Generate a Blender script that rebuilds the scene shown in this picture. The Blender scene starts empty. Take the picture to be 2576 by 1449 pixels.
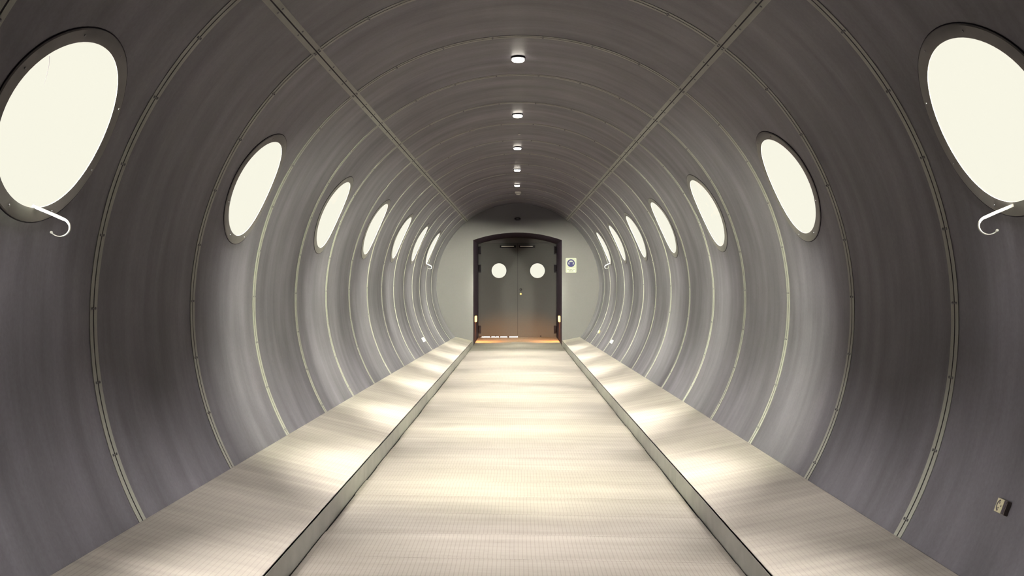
import bpy, bmesh, math, random
from mathutils import Vector, Matrix
random.seed(7)
sc = bpy.context.scene
C = sc.collection
pi = math.pi
rad = math.radians

# ------------------------------------------------------------------ measures
R = 1.6667            # inner radius of the tube
ZA = 1.25             # height of the tube axis
Y0 = 2.27             # depth of seam ring 0; one bay is 1 m
YB, YE = -1.25, 17.34 # rear wall, end wall
YD = 19.60            # plane of the doors, at the back of the recess
TH_L, TH_R = 128.5, 53.0      # the two lengthwise seams
W_L, W_R = 156.0, 24.45       # porthole directions
F_PX = 2128.0

WN = {-1: [.49, 2.52, 4.54, 6.56, 8.56, 10.56, 12.56], 1: [.5, 2.5, 4.5, 6.5, 8.5, 10.5, 12.5]}   # porthole places
# ------------------------------------------------------------------ camera
cd = bpy.data.cameras.new('camera')
cam = bpy.data.objects.new('camera', cd)
C.objects.link(cam)
cam.location = (-.018*R, 0, ZA + .1018*R)
cam.rotation_euler = (pi/2, 0, 0)
cd.sensor_width = 36
cd.lens = 36*F_PX/2576
cd.shift_x = -11.0/2576
cd.shift_y = -28.5/2576
cd.clip_start = .02
sc.camera = cam

# ------------------------------------------------------------------ sky and lights
w = bpy.data.worlds.new('world'); sc.world = w
w.use_nodes = True
bg = w.node_tree.nodes['Background']
# bright overcast sky down to the horizon, darker ground below it
_nt = w.node_tree
_tc = _nt.nodes.new('ShaderNodeTexCoord'); _sp = _nt.nodes.new('ShaderNodeSeparateXYZ')
_rp = _nt.nodes.new('ShaderNodeValToRGB'); _ad = _nt.nodes.new('ShaderNodeMath'); _ad.operation = 'MULTIPLY_ADD'
_ad.inputs[1].default_value = .5; _ad.inputs[2].default_value = .5
_nt.links.new(_tc.outputs['Generated'], _sp.inputs[0]); _nt.links.new(_sp.outputs[2], _ad.inputs[0])
_nt.links.new(_ad.outputs[0], _rp.inputs[0]); _nt.links.new(_rp.outputs[0], bg.inputs[0])
_e = _rp.color_ramp.elements
_e[0].position = .43; _e[0].color = (.34, .24, .46, 1)
_e[1].position = .475; _e[1].color = (.955, .935, .79, 1)
bg.inputs[1].default_value = 1.0
sc.view_settings.view_transform = 'Standard'
sc.view_settings.look = 'None'
sc.view_settings.gamma = 1
sc.view_settings.exposure = 0
sc.view_settings.use_curve_mapping = False

def sun(name, d, strength, color, ang):
    l = bpy.data.lights.new(name, 'SUN'); l.energy = strength; l.color = color; l.angle = rad(ang)
    o = bpy.data.objects.new(name, l); C.objects.link(o)
    o.rotation_euler = Vector(d).normalized().to_track_quat('-Z', 'Y').to_euler()
    o.location = (-6*d[0], 8, 8)
    return o
DAY = (1.0, .97, .86)
for sx in (1, -1):
    sun('daylight', (sx, 1.4, -.47), 285, (.97, 1, .75), 46)      # low sky light, raking down the tunnel
    sun('daylight', (sx, .0, -1.15), 104, DAY, 62)      # high sky light

# ------------------------------------------------------------------ materials
def mat(name):
    m = bpy.data.materials.new(name); m.use_nodes = True
    nt = m.node_tree
    return m, nt, nt.nodes['Principled BSDF']
def node(nt, t, **k):
    n = nt.nodes.new(t)
    for a, b in k.items(): setattr(n, a, b)
    return n
def plain(name, col, rough=.5, metal=0., var=.06, scale=30.):
    m, nt, b = mat(name)
    tc = node(nt, 'ShaderNodeTexCoord')
    nz = node(nt, 'ShaderNodeTexNoise'); nz.inputs['Scale'].default_value = scale
    nz.inputs['Detail'].default_value = 4
    nt.links.new(tc.outputs['Object'], nz.inputs['Vector'])
    mx = node(nt, 'ShaderNodeMix', data_type='RGBA')
    nt.links.new(nz.outputs['Fac'], mx.inputs['Factor'])
    mx.inputs[6].default_value = (*[c*(1-var) for c in col], 1)
    mx.inputs[7].default_value = (*[min(1, c*(1+var)) for c in col], 1)
    nt.links.new(mx.outputs[2], b.inputs['Base Color'])
    b.inputs['Roughness'].default_value = rough
    b.inputs['Metallic'].default_value = metal
    return m
def emis(name, col, strength):
    m, nt, b = mat(name)
    b.inputs['Base Color'].default_value = (*col, 1)
    b.inputs['Emission Color'].default_value = (*col, 1)
    b.inputs['Emission Strength'].default_value = strength
    return m

def uv_noise(nt, su, sv, detail=5, rough=.6, seed=0.):
    uv = node(nt, 'ShaderNodeUVMap')
    mp = node(nt, 'ShaderNodeMapping')
    mp.inputs['Scale'].default_value = (su, sv, 1)
    mp.inputs['Location'].default_value = (seed, seed*1.7, seed*.3)
    nt.links.new(uv.outputs[0], mp.inputs[0])
    nz = node(nt, 'ShaderNodeTexNoise')
    nz.inputs['Scale'].default_value = 1
    nz.inputs['Detail'].default_value = detail
    nz.inputs['Roughness'].default_value = rough
    nt.links.new(mp.outputs[0], nz.inputs['Vector'])
    return nz.outputs['Fac']
def mrange(nt, v, a, b, c, d):
    n = node(nt, 'ShaderNodeMapRange')
    n.inputs[1].default_value = a; n.inputs[2].default_value = b
    n.inputs[3].default_value = c; n.inputs[4].default_value = d
    nt.links.new(v, n.inputs[0]); return n.outputs[0]
def mathn(nt, op, a, b=None):
    n = node(nt, 'ShaderNodeMath', operation=op)
    for i, x in enumerate((a, b)):
        if x is None: continue
        if isinstance(x, (int, float)): n.inputs[i].default_value = x
        else: nt.links.new(x, n.inputs[i])
    return n.outputs[0]
def scale_col(nt, col, fac):
    n = node(nt, 'ShaderNodeVectorMath', operation='SCALE')
    n.inputs[0].default_value = col
    nt.links.new(fac, n.inputs['Scale']); return n.outputs[0]

# galvanised sheet lining: streaks run round the tube, blotches, faint speckle
def lining_material():
    m, nt, b = mat('lining_sheet')
    s1 = mrange(nt, uv_noise(nt, 7, .5), .3, .7, .72, 1.24)
    s2 = mrange(nt, uv_noise(nt, 2.2, 1.4, seed=9), .3, .7, .80, 1.2)
    s3 = mrange(nt, uv_noise(nt, 90, 60, 2, seed=3), .3, .7, .93, 1.07)
    f = mathn(nt, 'MULTIPLY', mathn(nt, 'MULTIPLY', s1, s2), s3)
    nt.links.new(scale_col(nt, (.106, .098, .117), f), b.inputs['Base Color'])
    b.inputs['Metallic'].default_value = .05
    b.inputs['IOR'].default_value = 1.28
    rr = mrange(nt, uv_noise(nt, 5, .8, seed=5), .3, .7, .36, .52)
    nt.links.new(rr, b.inputs['Roughness'])
    bp = node(nt, 'ShaderNodeBump'); bp.inputs['Strength'].default_value = .12
    bp.inputs['Distance'].default_value = .004
    nt.links.new(uv_noise(nt, 5, .5, 3, seed=2), bp.inputs['Height'])
    nt.links.new(bp.outputs[0], b.inputs['Normal'])
    return m
# ribbed deck boards lying across the tunnel: u = across, v = along
def deck_material(name, col, lu, lv, amp):
    m, nt, b = mat(name)
    uv = node(nt, 'ShaderNodeUVMap'); sp = node(nt, 'ShaderNodeSeparateXYZ')
    nt.links.new(uv.outputs[0], sp.inputs[0])
    st = mrange(nt, uv_noise(nt, .55, 11, 6, .65), .3, .7, .80, 1.12)
    st2 = mrange(nt, uv_noise(nt, 1.6, 3.2, 5, .6, 4), .3, .7, .88, 1.10)
    sp2 = mrange(nt, uv_noise(nt, 14, 40, 3, .7, 8), .26, .40, .88, 1.0)
    # board tone
    bi = mathn(nt, 'FLOOR', mathn(nt, 'DIVIDE', sp.outputs[1], .355))
    wn = node(nt, 'ShaderNodeTexWhiteNoise', noise_dimensions='1D')
    nt.links.new(bi, wn.inputs['W'])
    bt = mrange(nt, wn.outputs['Value'], 0, 1, .94, 1.05)
    # lengthwise and crosswise rib lines
    off = mathn(nt, 'MULTIPLY', wn.outputs['Value'], lu)
    def lines(v, sp_, wid, lo):
        fr = mathn(nt, 'FRACT', mathn(nt, 'DIVIDE', v, sp_))
        d = mathn(nt, 'ABSOLUTE', mathn(nt, 'SUBTRACT', fr, .5))
        return mrange(nt, d, wid, wid+.08, lo, 1.0)
    l1 = lines(mathn(nt, 'ADD', sp.outputs[0], off), lu, .06, 1-amp)
    l2 = lines(sp.outputs[1], lv, .10, 1-amp*.6)
    f = st
    for x in (st2, sp2, bt, l1, l2): f = mathn(nt, 'MULTIPLY', f, x)
    nt.links.new(scale_col(nt, col, f), b.inputs['Base Color'])
    b.inputs['Roughness'].default_value = .55
    b.inputs['Metallic'].default_value = .1
    bp = node(nt, 'ShaderNodeBump'); bp.inputs['Strength'].default_value = .25
    bp.inputs['Distance'].default_value = .001
    nt.links.new(mathn(nt, 'MULTIPLY', l1, l2), bp.inputs['Height'])
    nt.links.new(bp.outputs[0], b.inputs['Normal'])
    return m
M = {}
M['lining'] = lining_material()
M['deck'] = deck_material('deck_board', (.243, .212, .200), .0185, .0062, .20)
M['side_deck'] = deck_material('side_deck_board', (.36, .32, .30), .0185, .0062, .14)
M['flange'] = plain('flange_steel', (.245, .24, .215), .6, 0, .12, 18)
M['gasket'] = plain('gasket_and_rim_shade', (.012, .008, .014), .7)  # seam rubber, and the painted shade round the porthole rims
M['bolt'] = plain('bolt_steel', (.16, .15, .16), .3, .8)
M['frame'] = plain('porthole_frame_metal', (.135, .125, .122), .55, .05, .25, 14)
M['kerb'] = plain('kerb_steel', (.118, .110, .102), .55, .1, .4, 9)
M['plaster'] = plain('plaster', (.100, .092, .100), .85, 0, .05, 60)
M['rear'] = plain('rear_paint', (.05, .04, .055), .8)
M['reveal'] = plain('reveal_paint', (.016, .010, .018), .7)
M['door'] = plain('door_steel', (.034, .029, .033), .6, 0, .08, 40)
M['dark'] = plain('dark_metal', (.010, .007, .012), .5)
M['rail'] = plain('closer_rail', (.75, .72, .66), .5, 0)
M['chrome'] = plain('chrome', (.7, .7, .68), .2, 1)
M['brass'] = plain('brass', (.75, .58, .25), .3, .9)
M['white'] = plain('white_plastic', (.85, .82, .74), .4)
M['socket'] = plain('aged_socket_plastic', (.42, .38, .26), .5, 0, .25, 200)
M['hook'] = plain('white_enamel_strap', (.92, .92, .86), .3)
M['sign'] = plain('sign_white', (.26, .26, .22), .5)
M['blue'] = plain('sign_blue', (.010, .006, .075), .6)
M['black'] = plain('sign_black', (.02, .02, .025), .6)
M['lens'] = emis('lamp_glow', (1, .93, .80), 14)
M['warm'] = emis('warm_lamp_glow', (1, .50, .16), 1.9)
def glass_mat():
    m = bpy.data.materials.new('window_glass'); m.use_nodes = True
    nt = m.node_tree; nt.nodes.clear()
    o = node(nt, 'ShaderNodeOutputMaterial'); t = node(nt, 'ShaderNodeBsdfTransparent')
    g = node(nt, 'ShaderNodeBsdfGlossy'); g.inputs['Roughness'].default_value = .02
    mx = node(nt, 'ShaderNodeMixShader'); mx.inputs[0].default_value = .01
    nt.links.new(t.outputs[0], mx.inputs[1]); nt.links.new(g.outputs[0], mx.inputs[2])
    nt.links.new(mx.outputs[0], o.inputs[0])
    return m
M['glass'] = glass_mat()
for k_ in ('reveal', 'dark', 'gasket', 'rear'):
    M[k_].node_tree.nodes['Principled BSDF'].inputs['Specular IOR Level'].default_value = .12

# ------------------------------------------------------------------ helpers
def obj(name, bm, m, parent=None, smooth=False, loc=None):
    me = bpy.data.meshes.new(name)
    bmesh.ops.recalc_face_normals(bm, faces=bm.faces)
    bm.to_mesh(me); bm.free()
    if m: me.materials.append(m)
    if smooth:
        me.polygons.foreach_set('use_smooth', [True]*len(me.polygons))
        try: me.set_sharp_from_angle(angle=rad(38))
        except Exception: pass
    o = bpy.data.objects.new(name, me); C.objects.link(o)
    if loc is not None: o.location = loc
    if parent: o.parent = parent
    return o
def tag(o, label, cat, group=None, kind=None):
    o['label'] = label; o['category'] = cat
    if group: o['group'] = group
    if kind: o['kind'] = kind
    return o
def empty(name, loc=(0, 0, 0), rot=(0, 0, 0)):
    o = bpy.data.objects.new(name, None); C.objects.link(o)
    o.location = loc; o.rotation_euler = rot; o.empty_display_size = .1
    return o
def copy_tree(o, parent=None):
    c = o.copy(); C.objects.link(c); c.parent = parent
    for ch in list(o.children): copy_tree(ch, c)
    return c
def box(bm, a, b):
    v = [bm.verts.new((x, y, z)) for x in (a[0], b[0]) for y in (a[1], b[1]) for z in (a[2], b[2])]
    for f in ((0, 1, 3, 2), (4, 6, 7, 5), (0, 4, 5, 1), (2, 3, 7, 6), (0, 2, 6, 4), (1, 5, 7, 3)):
        bm.faces.new([v[i] for i in f])
    return v
def bevelbox(a, b, w=.003, seg=2):
    bm = bmesh.new(); box(bm, a, b)
    bmesh.ops.bevel(bm, geom=bm.edges[:], offset=w, segments=seg, affect='EDGES', profile=.5)
    return bm
def lathe(prof, n=32, bm=None, mtx=None):      # (radius, height) round local z
    bm = bm or bmesh.new(); rings = []
    for r, z in prof:
        if r < 1e-6: rings.append([bm.verts.new((0, 0, z))])
        else: rings.append([bm.verts.new((r*math.cos(2*pi*i/n), r*math.sin(2*pi*i/n), z)) for i in range(n)])
    for A, B in zip(rings, rings[1:]):
        for i in range(n):
            j = (i+1) % n
            if len(A) == 1: bm.faces.new((A[0], B[i], B[j]))
            elif len(B) == 1: bm.faces.new((A[i], A[j], B[0]))
            else: bm.faces.new((A[i], A[j], B[j], B[i]))
    if mtx:
        vs = [v for r_ in rings for v in r_]
        bmesh.ops.transform(bm, matrix=mtx, verts=vs)
    return bm
def P(th, y, r=R):           # point on the tube, th in degrees
    return Vector((r*math.cos(rad(th)), y, ZA + r*math.sin(rad(th))))
def on_wall(th, y, r=R):     # frame on the wall: local x = along tunnel, local y = round the tube (upward), local z = inward
    t = rad(th)
    n_in = Vector((-math.cos(t), 0, -math.sin(t)))
    up = Vector((0, 0, 1)) - n_in*n_in.z
    up.normalize()
    ax = up.cross(n_in)
    m = Matrix((ax, up, n_in)).transposed().to_4x4()
    m.translation = P(th, y, r)
    return m

# ------------------------------------------------------------------ tube lining
def lining(name, t0, t1, wc, bays, side=0):
    """sheet from angle t0 to t1 (degrees, t0<t1); wc: window direction or None; round holes in the even bays"""
    bm = bmesh.new(); uvl = bm.loops.layers.uv.new('UVMap')
    step = 2.0; hw = math.degrees(.5/R)          # the window patch is 1 m square
    ts = []
    def fill(a, b):
        n = max(1, round(abs(b-a)/step)); return [a+(b-a)*i/n for i in range(n)]
    if wc is None: ts = fill(t0, t1)+[t1]; ia = ib = None
    else:
        ts = fill(t0, wc-hw); ia = len(ts); ts += fill(wc-hw, wc+hw); ib = len(ts); ts += fill(wc+hw, t1)+[t1]
    NC = 10
    def quad(pts):               # pts in (y, theta)
        vs = [bm.verts.new(P(t, y)) for y, t in pts]
        f = bm.faces.new(vs); f.smooth = True
        for l, (y, t) in zip(f.loops, pts): l[uvl].uv = (y, rad(t)*R)
    hr = .322
    for k in bays:
        ya, yb = Y0+k, Y0+k+1
        ya = max(ya, YB); yb = min(yb, YE)
        if yb-ya < .02: continue
        ys = [ya+(yb-ya)*i/NC for i in range(NC+1)]
        hole = wc is not None and k % 2 == 0 and 0 <= k <= 12
        for j in range(len(ts)-1):
            if hole and ia <= j < ib: continue
            for i in range(NC):
                quad([(ys[i], ts[j]), (ys[i+1], ts[j]), (ys[i+1], ts[j+1]), (ys[i], ts[j+1])])
        if hole:
            tt = ts[ia:ib+1]; yc = Y0+WN[side][k//2]
            bd = [(y, tt[0]) for y in ys[:-1]]+[(yb, t) for t in tt[:-1]]+[(y, tt[-1]) for y in ys[:0:-1]]+[(ya, t) for t in tt[:0:-1]]
            def lerp(p, s):
                dy, dt = p[0]-yc, rad(p[1]-wc)*R
                L = math.hypot(dy, dt); cy, ct = dy/L*hr, dt/L*hr
                return (yc+dy+(cy-dy)*s, wc+math.degrees((dt+(ct-dt)*s)/R))
            K = 6
            for q in range(K):
                for i in range(len(bd)):
                    a, b_ = bd[i], bd[(i+1) % len(bd)]
                    quad([lerp(a, q/K), lerp(b_, q/K), lerp(b_, (q+1)/K), lerp(a, (q+1)/K)])
    bmesh.ops.remove_doubles(bm, verts=bm.verts, dist=1e-5)
    me = bpy.data.meshes.new(name); bm.to_mesh(me); bm.free(); me.materials.append(M['lining'])
    o = bpy.data.objects.new(name, me); C.objects.link(o); return o
BAYS = range(-4, 16)
tag(lining('wall_left', TH_L, 270, W_L, BAYS, -1), 'curved grey sheet metal wall on the left with seven portholes', 'wall', kind='structure')
tag(lining('wall_right', -90, TH_R, W_R, BAYS, 1), 'curved grey sheet metal wall on the right with seven portholes', 'wall', kind='structure')
tag(lining('ceiling', TH_R, TH_L, None, BAYS), 'curved grey sheet metal ceiling between the two lengthwise seams', 'ceiling', kind='structure')

# ------------------------------------------------------------------ floors
XL, XR = -.553*R, .542*R
KH = .0975
def zk(side, y):             # height of the kerb's top edge
    n = y-Y0
    h = (.5375+.0106*(n-1)) if side < 0 else (.559+.0088*(n-1))
    return ZA - h*R
def zfloor(x, y):
    y = min(y, YE)
    s = (x-XL)/(XR-XL)
    return (zk(-1, y)-KH)*(1-s) + (zk(1, y)-KH)*s
SL = {-1: .23, 1: .19}
def x_join(side, y, r):      # where the side deck meets the tube
    xk = XL if side < 0 else XR
    lo, hi = abs(xk), r
    for _ in range(40):
        mid = (lo+hi)/2
        z = zk(side, y)+(mid-abs(xk))*SL[side]-ZA
        if mid*mid+z*z < r*r: lo = mid
        else: hi = mid
    return lo*side
bm = bmesh.new(); uvl = bm.loops.layers.uv.new('UVMap')
def slab(bm, uvl, corners, th, uvs):
    top = [bm.verts.new(c) for c in corners]; bot = [bm.verts.new((c[0], c[1], c[2]-th)) for c in corners]
    f = bm.faces.new(top)
    for l, u in zip(f.loops, uvs): l[uvl].uv = u
    bm.faces.new(bot[::-1])
    for i in range(4):
        j = (i+1) % 4
        g = bm.faces.new((top[j], top[i], bot[i], bot[j]))
        for l, u in zip(g.loops, (uvs[j], uvs[i], uvs[i], uvs[j])): l[uvl].uv = u
y = 3.17 - .355*13 + .02
while y < YE-.01:
    y2 = min(y+.355, YE); ya = max(y, YB+.005)
    if y2 > ya+.01:
        a = XL+.015+random.uniform(-.005, .005); b = XR-.015+random.uniform(-.005, .005)
        g = .0006
        slab(bm, uvl, [(a, ya+g, zfloor(a, ya)), (b, ya+g, zfloor(b, ya)), (b, y2-g, zfloor(b, y2)), (a, y2-g, zfloor(a, y2))], .03,
             [(a, ya), (b, ya), (b, y2), (a, y2)])
    y += .355
DX0, DX1 = -.914, .903
slab(bm, uvl, [(DX0+.002, YE, zfloor(DX0, YE)), (DX1-.002, YE, zfloor(DX1, YE)), (DX1-.002, YD+.3, zfloor(DX1, YE)), (DX0+.002, YD+.3, zfloor(DX0, YE))], .03,
     [(DX0, YE), (DX1, YE), (DX1, YD+.3), (DX0, YD+.3)])
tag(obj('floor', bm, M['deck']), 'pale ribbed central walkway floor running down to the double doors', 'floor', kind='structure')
for side, word in ((-1, 'left'), (1, 'right')):
    bm = bmesh.new(); uvl = bm.loops.layers.uv.new('UVMap')
    y = 3.17-.355*13+.15
    xk = XL if side < 0 else XR
    ys = []
    yy = YB+.005
    N = 52
    for i in range(N):
        ya = YB+.005+(YE-.004-YB-.005)*i/N; y2 = YB+.005+(YE-.004-YB-.005)*(i+1)/N
        xa, xb = x_join(side, ya, R-.009), x_join(side, y2, R-.009)
        e = side*.011
        slab(bm, uvl, [(xk+e, ya, zk(side, ya)), (xa, ya, zk(side, ya)+(abs(xa)-abs(xk))*SL[side]),
                       (xb, y2, zk(side, y2)+(abs(xb)-abs(xk))*SL[side]), (xk+e, y2, zk(side, y2))], .004,
             [(xk, ya), (xa, ya), (xb, y2), (xk, y2)])
    bmesh.ops.remove_doubles(bm, verts=bm.verts, dist=1e-5)
    nm = 'floor'
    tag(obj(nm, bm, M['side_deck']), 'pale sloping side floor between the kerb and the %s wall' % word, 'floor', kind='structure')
    # kerb plate under its edge
    bm = bmesh.new()
    t = .008; s = side
    def kp(y, dz): return zk(side, y)+dz
    seg = [YB+.01+(YE-.012-YB)*i/9 for i in range(10)]
    for ya, y2 in zip(seg, seg[1:]):
        y2 -= .002
        vs = []
        for yv in (ya, y2):
            for xv in (xk, xk+s*.0025):
                for zv in (kp(yv, -.003), kp(yv, -KH-.03)):
                    vs.append(bm.verts.new((xv, yv, zv)))
        for f in ((0, 1, 3, 2), (4, 6, 7, 5), (0, 4, 5, 1), (2, 3, 7, 6), (0, 2, 6, 4), (1, 5, 7, 3)):
            bm.faces.new([vs[i] for i in f])
    tag(obj('baseboard_'+word, bm, M['kerb']), 'low grey steel kerb along the %s edge of the walkway' % word, 'kerb', kind='structure')

# ------------------------------------------------------------------ seam straps (rings and lengthwise)
def bolt_mesh():
    bm = lathe([(.0062, 0), (.0062, .0008), (.0050, .001), (.0048, .0028), (.0034, .0040), (.0014, .0044), (0, .0038)], 12)
    me = bpy.data.meshes.new('bolt'); bmesh.ops.recalc_face_normals(bm, faces=bm.faces); bm.to_mesh(me); bm.free()
    me.materials.append(M['bolt'])
    me.polygons.foreach_set('use_smooth', [True]*len(me.polygons))
    return me
BOLT = bolt_mesh()
def add_bolt(parent, th, y, r):
    o = bpy.data.objects.new('bolt', BOLT); C.objects.link(o)
    o.parent = parent
    o.matrix_local = on_wall(th, y, r)
FW, GAP, TK = .0275, .0038, .0024
def band(bm, y0, y1, ta, tb, r0, r1, n):
    prev = None
    for i in range(n+1):
        t = ta+(tb-ta)*i/n
        q = [bm.verts.new(P(t, yy, rr)) for yy, rr in ((y0, r0), (y1, r0), (y1, r1), (y0, r1))]
        if prev:
            for a in range(4):
                b = (a+1) % 4
                bm.faces.new((prev[a], prev[b], q[b], q[a]))
        else: bm.faces.new(q)
        prev = q
    bm.faces.new(prev)
ordinal = ['nearest', 'second', 'third', 'fourth', 'fifth', 'sixth', 'seventh', 'eighth', 'ninth', 'tenth', 'eleventh', 'twelfth', 'thirteenth', 'fourteenth', 'fifteenth']
tn = 0
STEP = (TH_L-TH_R)/8
for k in range(0, 15):
    y = Y0+k
    tn += 1
    # reach down to the side decks
    xl, xr = x_join(-1, y, R), x_join(1, y, R)
    tl = 180+math.degrees(math.asin(min(1, (ZA-(zk(-1, y)+(abs(xl)-abs(XL))*SL[-1]))/R)))+.8
    tr = -math.degrees(math.asin(min(1, (ZA-(zk(1, y)+(abs(xr)-abs(XR))*SL[1]))/R)))-.8
    bm = bmesh.new()
    gw = 1.15 if tn == 1 else 1.0
    for a, b in ((tr, TH_R-.98), (TH_R+.98, TH_L-.98), (TH_L+.98, tl)):
        n = max(6, int((b-a)/.7))
        band(bm, y-FW, y-GAP, a, b, R, R-TK, n)
        band(bm, y+GAP, y+FW, a, b, R, R-TK, n)
    o = obj('trim_%d' % tn, bm, M['flange'], smooth=True)
    tag(o, 'grey metal seam hoop round the tunnel, %s from the camera' % ordinal[k], 'seam strip', 'seam hoops round the tunnel', 'structure')
    bm = bmesh.new(); band(bm, y-GAP, y+GAP, tr, tl, R, R-.0012, 110)
    obj('gasket', bm, M['gasket'], o, smooth=True)
    ths = [52.1-9.95*i for i in range(1, 12)]+[TH_R+(TH_L-TH_R)/7*i for i in range(1, 7)]+[129.1+9.86*i for i in range(1, 12)]
    for t in ths:
        if not (tr+1.6 < t < tl-1.6): continue
        if abs(t-TH_R) < .5 or abs(t-TH_L) < .5: continue
        for s in (-1, 1): add_bolt(o, t, y+s*.0125, R-TK)
for th, word in ((TH_L, 'left'), (TH_R, 'right')):
    tn += 1
    dd = math.degrees(.0275/R); dg = math.degrees(.0034/R)
    bm = bmesh.new()
    band(bm, YB+.01, YE-.003, th-dd, th-dg, R, R-TK-.0005, 3)
    band(bm, YB+.01, YE-.003, th+dg, th+dd, R, R-TK-.0005, 3)
    o = obj('trim_%d' % tn, bm, M['flange'])
    tag(o, 'straight grey seam strip along the %s edge of the ceiling' % word, 'seam strip', kind='structure')
    bm = bmesh.new(); band(bm, YB+.01, YE-.003, th-dg, th+dg, R, R-.0012, 2)
    obj('gasket', bm, M['gasket'], o)
    db = math.degrees(.0135/R)
    for k in range(0, 15):
        for f in (0, 1/3, 2/3):
            if f == 0:
                for sy in (-.0125, .0125):
                    for s in (-1, 1): add_bolt(o, th+s*db, Y0+k+sy, R-TK-.0005)
            elif k < 13:
                for s in (-1, 1): add_bolt(o, th+s*db, Y0+k+f, R-TK-.0005)

# ------------------------------------------------------------------ portholes
def ring_wrapped(bm, ri, ro, d0, d1, n=72):
    """ring following the curved wall; local x along, y round, z inward; d = height above the wall"""
    def q(r_, d, a):
        u, v = r_*math.cos(a), r_*math.sin(a)
        t = v/R
        rr = R-d
        return (u, rr*math.sin(t), R-rr*math.cos(t))
    prof = [(ri, max(d0, d1-.002)), (ri, d1-.0008), (ri+.0008, d1), (ro-.006, d1), (ro-.001, d1-.004), (ro, d0)]
    vs = [[bm.verts.new(q(r_, d, 2*pi*i/n)) for r_, d in prof] for i in range(n)]
    for i in range(n):
        A, B = vs[i], vs[(i+1) % n]
        for a in range(len(prof)):
            b = (a+1) % len(prof)
            bm.faces.new((A[a], A[b], B[b], B[a]))
bm = bmesh.new(); ring_wrapped(bm, .290, .341, -.003, .006)
fr = obj('window_frame', bm, M['frame'], smooth=True)
FRAME = fr.data; bpy.data.objects.remove(fr)
bm = bmesh.new(); ring_wrapped(bm, .3405, .3450, -.006, .0030)  # thin dark ring painting in the shaded outer edge of the frame
fr = obj('rim_shade', bm, M['gasket'], smooth=True)
RIM = fr.data; bpy.data.objects.remove(fr)
bm = bmesh.new()
vs = []
for d in (.0054, .0046):
    ctr = bm.verts.new((0, 0, d)); rings_ = [[ctr]*72]
    for r_ in (.15, .2905):
        rings_.append([bm.verts.new((r_*math.cos(2*pi*i/72), r_*math.sin(2*pi*i/72), d + (R-math.sqrt(R*R-(r_*math.sin(2*pi*i/72))**2)))) for i in range(72)])
    for i in range(72):
        j = (i+1) % 72
        bm.faces.new((ctr, rings_[1][i], rings_[1][j]))
        bm.faces.new((rings_[1][i], rings_[2][i], rings_[2][j], rings_[1][j]))
    vs.append(rings_[2])
gl = obj('window_pane', bm, M['glass'], smooth=True)
PANE = gl.data; bpy.data.objects.remove(gl)
SCREW = lathe([(.004, 0), (.0035, .002), (0, .0025)], 10); _m = bpy.data.meshes.new('screw'); SCREW.to_mesh(_m); SCREW.free(); _m.materials.append(M['bolt']); SCREW = _m
wn = 0
wlabel = ['nearest and largest', 'second', 'third', 'fourth', 'fifth', 'sixth', 'seventh and farthest']
for side, th, word in ((-1, W_L, 'left'), (1, W_R, 'right')):
    for i in range(7):
        wn += 1
        o = empty('window_%d' % wn); o.matrix_world = on_wall(th+(.25 if side < 0 and i == 0 else 0), Y0+WN[side][i])
        tag(o, 'round porthole window full of white daylight, %s on the %s wall' % (wlabel[i], word), 'window', 'portholes along the %s wall' % word, 'structure')
        for nm, me in (('window_frame', FRAME), ('window_pane', PANE), ('rim_shade', RIM)):
            c = bpy.data.objects.new(nm, me); C.objects.link(c); c.parent = o
        if i < 2:
            for q in range(8):
                a = rad(22+45*q); v = .317*math.sin(a)/R
                c = bpy.data.objects.new('screw', SCREW); C.objects.link(c); c.parent = o
                c.location = (.317*math.cos(a), (R-.009)*math.sin(v), R-(R-.009)*math.cos(v))
                c.rotation_euler = (v, 0, 0)

def pix_to_wall(px, py):
    dx_, dy_ = px-1299, py-696
    a = 1-.018**2-.1018**2; b = 2*(.018*dx_+.1018*dy_); c = -(dx_*dx_+dy_*dy_)
    r_ = (-b+math.sqrt(b*b-4*a*c))/(2*a)
    return 3546/r_-2.27, math.degrees(math.atan2(-(dy_-.1018*r_), dx_-.018*r_))
w1 = bpy.data.objects['window_1']
bm = bmesh.new(); prev = None
inv = w1.matrix_world.inverted()
for i, (px, py) in enumerate(((119, 138), (119, 155), (116, 172), (111, 192), (105, 212))):
    n_, t_ = pix_to_wall(px, py); p = inv @ P(t_, Y0+n_, R-.0075); k = .0007*(1-.13*i)
    q = [bm.verts.new((p.x+k*math.cos(a), p.y, p.z+k*math.sin(a))) for a in (.5, 2.6, 4.7)]
    if prev:
        for a in range(3): bm.faces.new((prev[a], prev[(a+1) % 3], q[(a+1) % 3], q[a]))
    prev = q
obj('thread', bm, M['dark'], w1)
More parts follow.
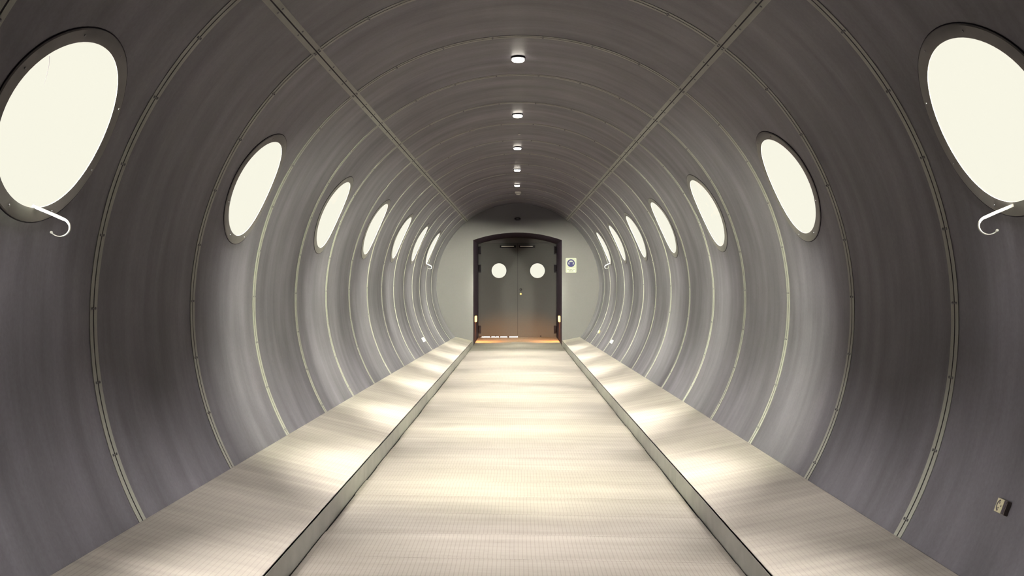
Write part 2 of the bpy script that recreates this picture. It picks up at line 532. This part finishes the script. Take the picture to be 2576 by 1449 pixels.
# white curled straps hanging from the nearest and the farthest portholes
def strap_bm(side):
    pts = [Vector((0, 0)), Vector((.055, -.024)), Vector((.088, -.040))]
    # curl, in (inward, up): an arc that turns down and back towards the wall
    c = Vector((.078, -.068)); r_ = .030
    for i in range(15):
        a = rad(58 - i*14.5)
        pts.append(c+Vector((r_*math.cos(a), r_*math.sin(a))))
    last = pts[-1]
    bm = bmesh.new(); rows = []
    tk, wd = .0027, .026
    for i, p in enumerate(pts):
        tk = .0046 if i < 3 else max(.0014, .0046-(i-2)*.0007)
        a = pts[max(0, i-1)]; b = pts[min(len(pts)-1, i+1)]
        t = (b-a).normalized(); nrm = Vector((-t.y, t.x))
        k = 1.0 if i < 5 else max(.42, 1-(i-5)*.05)
        row = []
        for sy, sn in ((-1, -1), (1, -1), (1, 1), (-1, 1)):
            pp = p+nrm*sn*tk
            row.append(bm.verts.new((-side*pp.x, sy*wd/2*k, pp.y)))
        rows.append(row)
    for A, B in zip(rows, rows[1:]):
        for a in range(4):
            b = (a+1) % 4; bm.faces.new((A[a], A[b], B[b], B[a]))
    bm.faces.new(rows[0]); bm.faces.new(rows[-1][::-1])
    m = Matrix.Translation((-side*last.x, 0, last.y)) @ Matrix.Rotation(pi/2, 4, 'X') @ Matrix.Translation((0, 0, -.007))
    lathe([(0, 0), (.0035, .0005), (.0042, .003), (.0042, .011), (.0035, .0135), (0, .014)], 14, bm, m)
    return bm
for side, th, word in ((-1, W_L, 'left'), (1, W_R, 'right')):
    for i, which in ((0, 'nearest'), (6, 'farthest')):
        t = th + (10.1 if side < 0 else -10.3)
        p = P(t, Y0+WN[side][i]+.03, R+.006)
        o = obj('curled_strap', strap_bm(side), M['hook'], smooth=True, loc=p)
        o.rotation_euler = (0, 0, -side*rad(20))
        tag(o, 'curled white metal strap hanging below the %s %s porthole' % (which, word), 'strap', 'curled straps below the portholes')

# ------------------------------------------------------------------ end wall, recess, doors
AX = (DX0+DX1)/2; HWD = (DX1-DX0)/2
ZS, ZC = ZA+.1018*R+.75, ZA+.1018*R+.905
sag = ZC-ZS; RA = (HWD*HWD+sag*sag)/(2*sag)
def arch(x): return ZC-RA+math.sqrt(max(0, RA*RA-(x-AX)**2))
bm = bmesh.new()
RW = R+.02
xs = sorted(set([-RW+.0005+2*(RW-.0005)*i/80 for i in range(81)]+[DX0, DX1]+[DX0+(DX1-DX0)*i/40 for i in range(41)]))
ZB = ZA-1.30
def strip(xa, xb, za0, zb0, za1, zb1):
    f = [(xa, YE, za0), (xb, YE, zb0), (xb, YE, zb1), (xa, YE, za1)]
    bm.faces.new([bm.verts.new(v) for v in f])
for xa, xb in zip(xs, xs[1:]):
    ca = math.sqrt(max(0, RW*RW-xa*xa)); cb = math.sqrt(max(0, RW*RW-xb*xb)); mid = (xa+xb)/2
    if DX0 < mid < DX1:
        strip(xa, xb, arch(xa), arch(xb), ZA+ca, ZA+cb)
        strip(xa, xb, ZA-ca, ZA-cb, ZB, ZB)
    else: strip(xa, xb, ZA-ca, ZA-cb, ZA+ca, ZA+cb)
bmesh.ops.remove_doubles(bm, verts=bm.verts, dist=1e-5)
tag(obj('wall_end', bm, M['plaster']), 'pale grey round end wall around the arched doorway', 'wall', kind='structure')
bm = bmesh.new(); n = 60
v0 = [bm.verts.new((RW*math.cos(2*pi*i/n), YB, ZA+RW*math.sin(2*pi*i/n))) for i in range(n)]
bm.faces.new(v0)
tag(obj('wall_rear', bm, M['rear']), 'dark wall closing the tunnel behind the camera', 'wall', kind='structure')
bm = bmesh.new()
outl = [(DX0, ZB)]+[(DX0+(DX1-DX0)*i/40, arch(DX0+(DX1-DX0)*i/40)) for i in range(41)]+[(DX1, ZB)]
for (xa, za), (xb, zb) in zip(outl, outl[1:]):
    bm.faces.new([bm.verts.new(v) for v in ((xa, YE, za), (xb, YE, zb), (xb, YD+.06, zb), (xa, YD+.06, za))])
bmesh.ops.remove_doubles(bm, verts=bm.verts, dist=1e-5)
tag(obj('wall_recess', bm, M['reveal']), 'dark side faces and arched soffit of the doorway recess', 'wall', kind='structure')

ZT = ZA+.1018*R+.774    # door head
ZF = (zfloor(DX0, YE)+zfloor(DX1, YE))/2
# head panel over the doors, under the arch
bm = bmesh.new()
N = 40; fr_ = []; bk = []
for i in range(N+1):
    x = DX0+(DX1-DX0)*i/N
    z0 = min(ZT+.006, arch(x)-.002)
    fr_.append((bm.verts.new((x, YD-.005, z0)), bm.verts.new((x, YD-.005, arch(x))), bm.verts.new((x, YD+.05, z0)), bm.verts.new((x, YD+.05, arch(x)))))
for a, b in zip(fr_, fr_[1:]):
    bm.faces.new((a[0], b[0], b[1], a[1])); bm.faces.new((a[2], a[3], b[3], b[2])); bm.faces.new((a[0], a[2], b[2], b[0]))
M['head'] = plain('head_panel_paint', (.06, .052, .058), .7)
tag(obj('trim_18', bm, M['head']), 'grey segmental panel above the double doors', 'head panel', kind='structure')

def leaf(x0, x1, z0, z1, cx, cz, rh, y0, y1):
    bm = bmesh.new()
    n = 48; hs = rh*1.5
    def side_pts(y):
        sq = []
        m_ = n//4
        for a, b in (((-1, -1), (1, -1)), ((1, -1), (1, 1)), ((1, 1), (-1, 1)), ((-1, 1), (-1, -1))):
            for i in range(m_):
                s = i/m_; sq.append((a[0]+(b[0]-a[0])*s, a[1]+(b[1]-a[1])*s))
        o_, c_ = [], []
        for u, v in sq:
            o_.append(bm.verts.new((cx+u*hs, y, cz+v*hs)))
            L = math.hypot(u, v); c_.append(bm.verts.new((cx+u/L*rh, y, cz+v/L*rh)))
        for i in range(n):
            j = (i+1) % n; bm.faces.new((o_[i], o_[j], c_[j], c_[i]))
        def q(a, b, c, d): bm.faces.new([bm.verts.new((p[0], y, p[1])) for p in (a, b, c, d)])
        q((x0, z0), (x1, z0), (x1, cz-hs), (x0, cz-hs)); q((x0, cz+hs), (x1, cz+hs), (x1, z1), (x0, z1))
        q((x0, cz-hs), (cx-hs, cz-hs), (cx-hs, cz+hs), (x0, cz+hs)); q((cx+hs, cz-hs), (x1, cz-hs), (x1, cz+hs), (cx+hs, cz+hs))
        return c_
    A = side_pts(y0); B = side_pts(y1)
    for i in range(n):
        j = (i+1) % n; bm.faces.new((A[i], A[j], B[j], B[i]))
    for a, b in (((x0, z0), (x1, z0)), ((x1, z0), (x1, z1)), ((x1, z1), (x0, z1)), ((x0, z1), (x0, z0))):
        bm.faces.new([bm.verts.new(v) for v in ((a[0], y0, a[1]), (b[0], y0, b[1]), (b[0], y1, b[1]), (a[0], y1, a[1]))])
    bmesh.ops.remove_doubles(bm, verts=bm.verts, dist=1e-5)
    return bm
camx, camz = -.018*R, ZA+.1018*R
pm = F_PX/YD
def dx(px): return camx+(px-1299)/pm
def dz(py): return camz+(696-py)/pm
seam = dx(1302.3)
WZ = dz(681)
for idx, (x0, x1, cx, word) in enumerate(((DX0+.012, seam-.003, dx(1255.3), 'left'), (seam+.003, DX1-.012, dx(1352), 'right'))):
    s = -1 if idx == 0 else 1
    zb = ZF+(.020 if idx == 0 else .003)
    o = obj('door_%d' % (idx+1), leaf(x0, x1, zb, ZT, cx, WZ, .172, YD, YD+.045), M['door'])
    tag(o, '%s leaf of the grey steel double door with a round window' % word, 'door', 'double door leaves', 'structure')
    mt = Matrix.Translation((cx, YD-.004, WZ)) @ Matrix.Rotation(pi/2, 4, 'X')
    obj('window_frame', lathe([(.171, -.01), (.171, .003), (.180, .005), (.187, .001), (.187, -.004), (.171, -.01)], 48, None, mt), M['door'], o, smooth=True)
    obj('window_pane', lathe([(0, -.02), (.172, -.02), (.172, -.026), (0, -.026)], 48, None, mt), M['glass'], o)
    # closer channel at the head of the leaf
    ca, cb = (dx(1257.8), dx(1298.3)) if idx == 0 else (dx(1305.2), dx(1346))
    c = obj('door_closer', bevelbox((ca, YD-.035, dz(623.6)), (cb, YD, dz(617.2))), M['dark'], o)
    obj('closer_rail', bevelbox((ca+.03, YD-.041, dz(620.6)), (cb-.05, YD-.034, dz(619)), .001), M['rail'], c)
    # hinges
    xe = DX0 if idx == 0 else DX1
    for py in (629, 675, 828):
        z = dz(py)
        m = Matrix.Translation((xe-s*.026, YD-.024, z-.07))
        bm = lathe([(0, 0), (.019, 0), (.022, .005), (.022, .135), (.019, .14), (0, .14)], 16, None, m)
        box(bm, (xe-s*.004, YD-.030, z-.10) if s > 0 else (xe+.002, YD-.030, z-.10), (xe-s*.068, YD-.001, z+.085))
        hg = obj('hinge', bm, M['dark'], o, smooth=True)
    # floor bolt dot low on the leaf
    bxp = dx(1246.8) if idx == 0 else dx(1360.3)
    obj('floor_bolt', lathe([(0, .012), (.014, .010), (.018, 0)], 16, None, Matrix.Translation((bxp, YD, dz(845.5))) @ Matrix.Rotation(pi/2, 4, 'X')), M['dark'], o)
    if idx == 0:     # broken bottom seal: daylight shows between the pieces
        bm = bmesh.new()
        for a, b in ((DX0, dx(1212)), (dx(1216)-.02, dx(1216)), (dx(1232.5), dx(1236.3)), (dx(1255), dx(1258.5)), (dx(1276), dx(1281)), (dx(1302)-.004, dx(1302))):
            box(bm, (a+.013 if a == DX0 else a, YD+.01, ZF+.001), (b, YD+.03, zb-.0005))
        obj('bottom_seal', bm, M['dark'], o)
    else:
        mt = Matrix.Translation((dx(1310.2), YD-.001, dz(728))) @ Matrix.Rotation(pi/2, 4, 'X')
        h = obj('door_knob', lathe([(.027, 0), (.027, .004), (.012, .006), (.012, .03), (.022, .036), (.024, .048), (.014, .056), (0, .057)], 24, None, mt), M['dark'], o, smooth=True)
        obj('knob_cap', lathe([(.011, .0565), (.010, .060), (0, .061)], 16, None, mt), M['chrome'], h, smooth=True)
        mt = Matrix.Translation((dx(1310.2), YD-.001, dz(739.5))) @ Matrix.Rotation(pi/2, 4, 'X')
        obj('lock_cylinder', lathe([(.024, 0), (.023, .006), (.015, .009), (.014, .016), (0, .018)], 24, None, mt), M['brass'], o, smooth=True)

# stop frame added unseen behind the leaves to block daylight in the gaps
bm = bmesh.new()
box(bm, (DX0+.001, YD+.046, ZF-.02), (DX0+.05, YD+.059, ZT+.01)); box(bm, (DX1-.05, YD+.046, ZF-.02), (DX1-.001, YD+.059, ZT+.01))
box(bm, (DX0+.05, YD+.046, ZT-.04), (DX1-.05, YD+.059, ZT+.01)); box(bm, (seam-.02, YD+.046, ZF+.03), (seam+.02, YD+.056, ZT-.04))
tag(obj('trim_19', bm, M['dark']), 'dark stops added behind the double doors to block daylight in the gaps', 'door stop', kind='structure')
# warm low lamps on the two recess faces
for s, xe, word, px0 in ((-1, DX0, 'left', 0), (1, DX1, 'right', 0)):
    z = camz-(803.5-696)/(F_PX/17.55)
    o = empty('recess_lamp', (xe, 17.72, z))
    tag(o, 'small glowing amber lamp on the %s side of the door recess' % word, 'wall lamp', 'amber lamps in the door recess')
    def lb(xa, xb, ya, yb, za, zb_, w_=.004):
        a, b = sorted((-s*xa, -s*xb))
        return bevelbox((a, ya, za), (b, yb, zb_), w_)
    obj('housing', lb(.001, .016, -.135, .135, -.068, .074), M['dark'], o)
    obj('lamp_shade', lb(.014, .056, -.12, .12, -.060, .064, .014), M['warm'], o)
    l = bpy.data.lights.new('recess_light', 'SPOT'); l.energy = 170; l.color = (1, .42, .09)
    l.spot_size = rad(105); l.spot_blend = .9; l.shadow_soft_size = .05
    lo = bpy.data.objects.new('recess_light', l); C.objects.link(lo)
    lo.location = (xe-s*.075, 18.05, z-.02)
    lo.rotation_euler = Vector((-s*.30, .70, -.75)).to_track_quat('-Z', 'Y').to_euler()

# ------------------------------------------------------------------ sign on the end wall
pw = F_PX/YE
def wx(px): return camx+(px-1299)/pw
def wz(py): return camz+(696-py)/pw
def round_plate(w_, h_, r_, t_, y=0):
    bm = bmesh.new(); pts = []
    for cx, cz, a0 in ((w_/2-r_, h_/2-r_, 0), (-w_/2+r_, h_/2-r_, 90), (-w_/2+r_, -h_/2+r_, 180), (w_/2-r_, -h_/2+r_, 270)):
        for i in range(6): pts.append((cx+r_*math.cos(rad(a0+18*i)), cz+r_*math.sin(rad(a0+18*i))))
    f = bm.faces.new([bm.verts.new((x, y, z)) for x, z in pts])
    g = bmesh.ops.extrude_face_region(bm, geom=[f])
    bmesh.ops.translate(bm, vec=(0, -t_, 0), verts=[v for v in g['geom'] if isinstance(v, bmesh.types.BMVert)])
    return bm
so = empty('safety_sign', (wx(1436.5), YE, wz(667.5)))
tag(so, 'white sign with blue ear protection symbol right of the doors', 'sign')
obj('sign_plate', round_plate(.222, .305, .018, .003), M['sign'], so)
SY = -.003
obj('symbol_disc', lathe([(0, .0008), (.078, .0008), (.079, 0)], 48, None, Matrix.Translation((-.001, SY, .045)) @ Matrix.Rotation(pi/2, 4, 'X')), M['blue'], so)
M['signw'] = plain('sign_symbol_white', (.38, .38, .33), .5)
bm = bmesh.new()
def plate_poly(bm, pts, y0, y1):
    f = bm.faces.new([bm.verts.new((x, y0, z)) for x, z in pts])
    g = bmesh.ops.extrude_face_region(bm, geom=[f])
    bmesh.ops.translate(bm, vec=(0, y1-y0, 0), verts=[v for v in g['geom'] if isinstance(v, bmesh.types.BMVert)])
cz = .045
def arcband(a0, a1, ri, ro, cx_, cz_, n=14, sx=1.):
    p = [(cx_+sx*ro*math.cos(rad(a0+(a1-a0)*i/n)), cz_+ro*math.sin(rad(a0+(a1-a0)*i/n))) for i in range(n+1)]
    q = [(cx_+sx*ri*math.cos(rad(a0+(a1-a0)*i/n)), cz_+ri*math.sin(rad(a0+(a1-a0)*i/n))) for i in range(n, -1, -1)]
    return p+q
plate_poly(bm, arcband(40, 140, .044, .054, 0, cz-.002), SY-.0008, SY-.0016)
plate_poly(bm, arcband(-32, 28, .038, .052, 0, cz-.003), SY-.0008, SY-.0016)
plate_poly(bm, arcband(152, 212, .038, .052, 0, cz-.003), SY-.0008, SY-.0016)
plate_poly(bm, arcband(50, 130, .026, .034, 0, cz+.002), SY-.0008, SY-.0016)
obj('symbol', bm, M['signw'], so)
obj('text_panel', round_plate(.166, .070, .004, .0006, SY), M['signw'], so).location = (0, 0, -.098)
def text(body, size, loc, parent, m):
    cu = bpy.data.curves.new('lettering', 'FONT'); cu.body = body; cu.size = size; cu.extrude = .0004; cu.offset = .0007
    cu.align_x = 'CENTER'; cu.align_y = 'CENTER'; cu.space_line = .85
    o = bpy.data.objects.new('lettering', cu); C.objects.link(o)
    dg = bpy.context.evaluated_depsgraph_get(); me = bpy.data.meshes.new_from_object(o.evaluated_get(dg))
    bpy.data.objects.remove(o)
    o = bpy.data.objects.new('lettering', me); C.objects.link(o); me.materials.clear(); me.materials.append(m)
    o.rotation_euler = (pi/2, 0, 0); o.location = loc; o.parent = parent
    return o
text('H\u00f8rev\u00e6rn\np\u00e5budt', .036, (0, SY-.0012, -.097), so, M['black'])

# small dark round fitting high on the end wall
o = empty('wall_fitting', (wx(1302), YE, wz(551.5)))
tag(o, 'small dark round fitting high on the end wall above the doorway', 'fitting')
obj('ring', lathe([(.030, -.012), (.062, -.012), (.065, -.004), (.065, .010), (.060, .014), (.030, .012), (.030, -.012)], 32, None, Matrix.Translation((0, -.058, 0)) @ Matrix.Rotation(rad(22), 4, 'X')), M['dark'], o, smooth=True)
obj('centre_dome', lathe([(0, -.020), (.018, -.018), (.030, -.008), (.030, .008), (0, .010)], 24, None, Matrix.Translation((0, -.058, 0)) @ Matrix.Rotation(rad(22), 4, 'X')), M['frame'], o, smooth=True)

# ------------------------------------------------------------------ ceiling lamps down the crown
def n_from_y(py, h=.898): return 3546*h/(696-py)-2.27
proto = empty('ceiling_lamp')
obj('lamp_base', lathe([(0, 0), (.050, 0), (.050, -.010), (.046, -.012), (0, -.012)], 36), M['dark'], proto, smooth=True)
obj('lamp_glass', lathe([(0, -.011), (.043, -.011), (.044, -.022), (.038, -.029), (0, -.031)], 36), M['lens'], proto, smooth=True)
proto.name = 'ceiling_lamp'
wordl = ['nearest', 'second', 'third', 'fourth', 'farthest']
for i, nn in enumerate((3.5, 5.52, 7.5, 9.5, 11.5)):
    o = proto if i == 0 else copy_tree(proto)
    o.location = (-.018, Y0+nn, ZA+R+.0007)
    tag(o, 'small round lit ceiling lamp, %s in the row overhead' % wordl[i], 'ceiling lamp', 'round lamps along the crown of the ceiling')
o = empty('smoke_detector', (0, Y0+12.62, ZA+R))
o.scale = (.8, .8, .8)
tag(o, 'white domed smoke detector on the ceiling past the last lamp', 'smoke detector')
obj('detector_base', lathe([(0, 0), (.068, 0), (.070, -.004), (.070, -.030), (.066, -.034), (0, -.034)], 36), M['white'], o, smooth=True)
obj('detector_dome', lathe([(.054, -.034), (.054, -.044), (.047, -.058), (.030, -.070), (0, -.076)], 36), M['white'], o, smooth=True)
obj('slot', lathe([(.0495, -.048), (.0535, -.048), (.0525, -.052), (.0485, -.052), (.0495, -.048)], 36), M['dark'], o)
o = obj('ceiling_clip', bevelbox((-.013, -.008, -.012), (.013, .008, 0), .002), M['white'], loc=(0, Y0+6.6, ZA+R))
tag(o, 'tiny pale clip on the ceiling between the second and third lamps', 'clip')

# ------------------------------------------------------------------ sockets on the walls
def place(o, px, py):
    dx_, dy_ = px-1299, py-696
    # |(dx - .018 r, dy - .1018 r)| = r
    a = 1-.018**2-.1018**2; b = 2*(.018*dx_+.1018*dy_); c = -(dx_*dx_+dy_*dy_)
    r_ = (-b+math.sqrt(b*b-4*a*c))/(2*a)
    n_ = 3546/r_-2.27
    th = math.degrees(math.atan2(-(dy_-.1018*r_), dx_-.018*r_))
    o.matrix_world = on_wall(th, Y0+n_)
    return n_, th
so = empty('wall_socket'); place(so, 2528, 1277)
tag(so, 'aged cream power socket low on the right wall near the camera', 'socket')
# local x: along the tunnel on the right wall; local y: up; local z: inward
M['sockbox'] = plain('socket_box_shade', (.10, .08, .07), .6)  # box coloured dark to stand in for the shade on its side
obj('back_box', bevelbox((-.036, -.026, 0), (.036, .026, .030), .003), M['sockbox'], so); so.scale = (.74, .93, .5)
fl = 1
M['sockdark'] = plain('socket_shadow_gap', (.03, .02, .03), .6)
c = obj('switch_strip', bevelbox((.016, -.024, .0302), (.034, .024, .0325), .001), M['sockdark'], so)
c2 = obj('socket_face', bevelbox((-.0345, -.0245, .0302), (.0145, .0245, .0318), .001), M['socket'], so)
bm = bmesh.new()
def arc_solid(bm, a0, a1, ri, ro, cx_, cy_, z0, z1, n=20):
    pts = arcband(a0, a1, ri, ro, cx_, cy_, n)
    f = bm.faces.new([bm.verts.new((x, y_, z0)) for x, y_ in pts])
    g = bmesh.ops.extrude_face_region(bm, geom=[f])
    bmesh.ops.translate(bm, vec=(0, 0, z1-z0), verts=[v for v in g['geom'] if isinstance(v, bmesh.types.BMVert)])
arc_solid(bm, 95, 265, .0150, .0215, -.008, 0, .0318, .0322)
obj('recess_ring', bm, M['sockdark'], c2)
for hx, hy in ((-.012, .009), (-.012, -.009), (.003, 0)):
    obj('pin_hole', lathe([(.0034, 0), (.0030, .0006), (0, .0006)], 14, None, Matrix.Translation((hx, hy, .0318))), M['sockdark'], c2)
for px, py, word, lab, m, sc_ in ((1063.5, 855.3, 'left', 'small bright white socket low on the left wall near the end', 'white', 1), (1540.7, 860.5, 'right', 'small bright white socket low on the right wall near the end', 'white', .8), (1508.5, 835.5, 'right', 'tiny amber coloured outlet low on the right wall beside the end wall', 'brass', .75)):
    o = empty('wall_socket'); place(o, px, py)
    tag(o, lab, 'socket')
    obj('back_box', bevelbox((-.05*sc_, -.035*sc_, 0), (.05*sc_, .035*sc_, .028), .003), M[m], o)
    obj('socket_face', bevelbox((-.044*sc_, -.030*sc_, .028), (.044*sc_, .030*sc_, .031), .001), M[m], o)
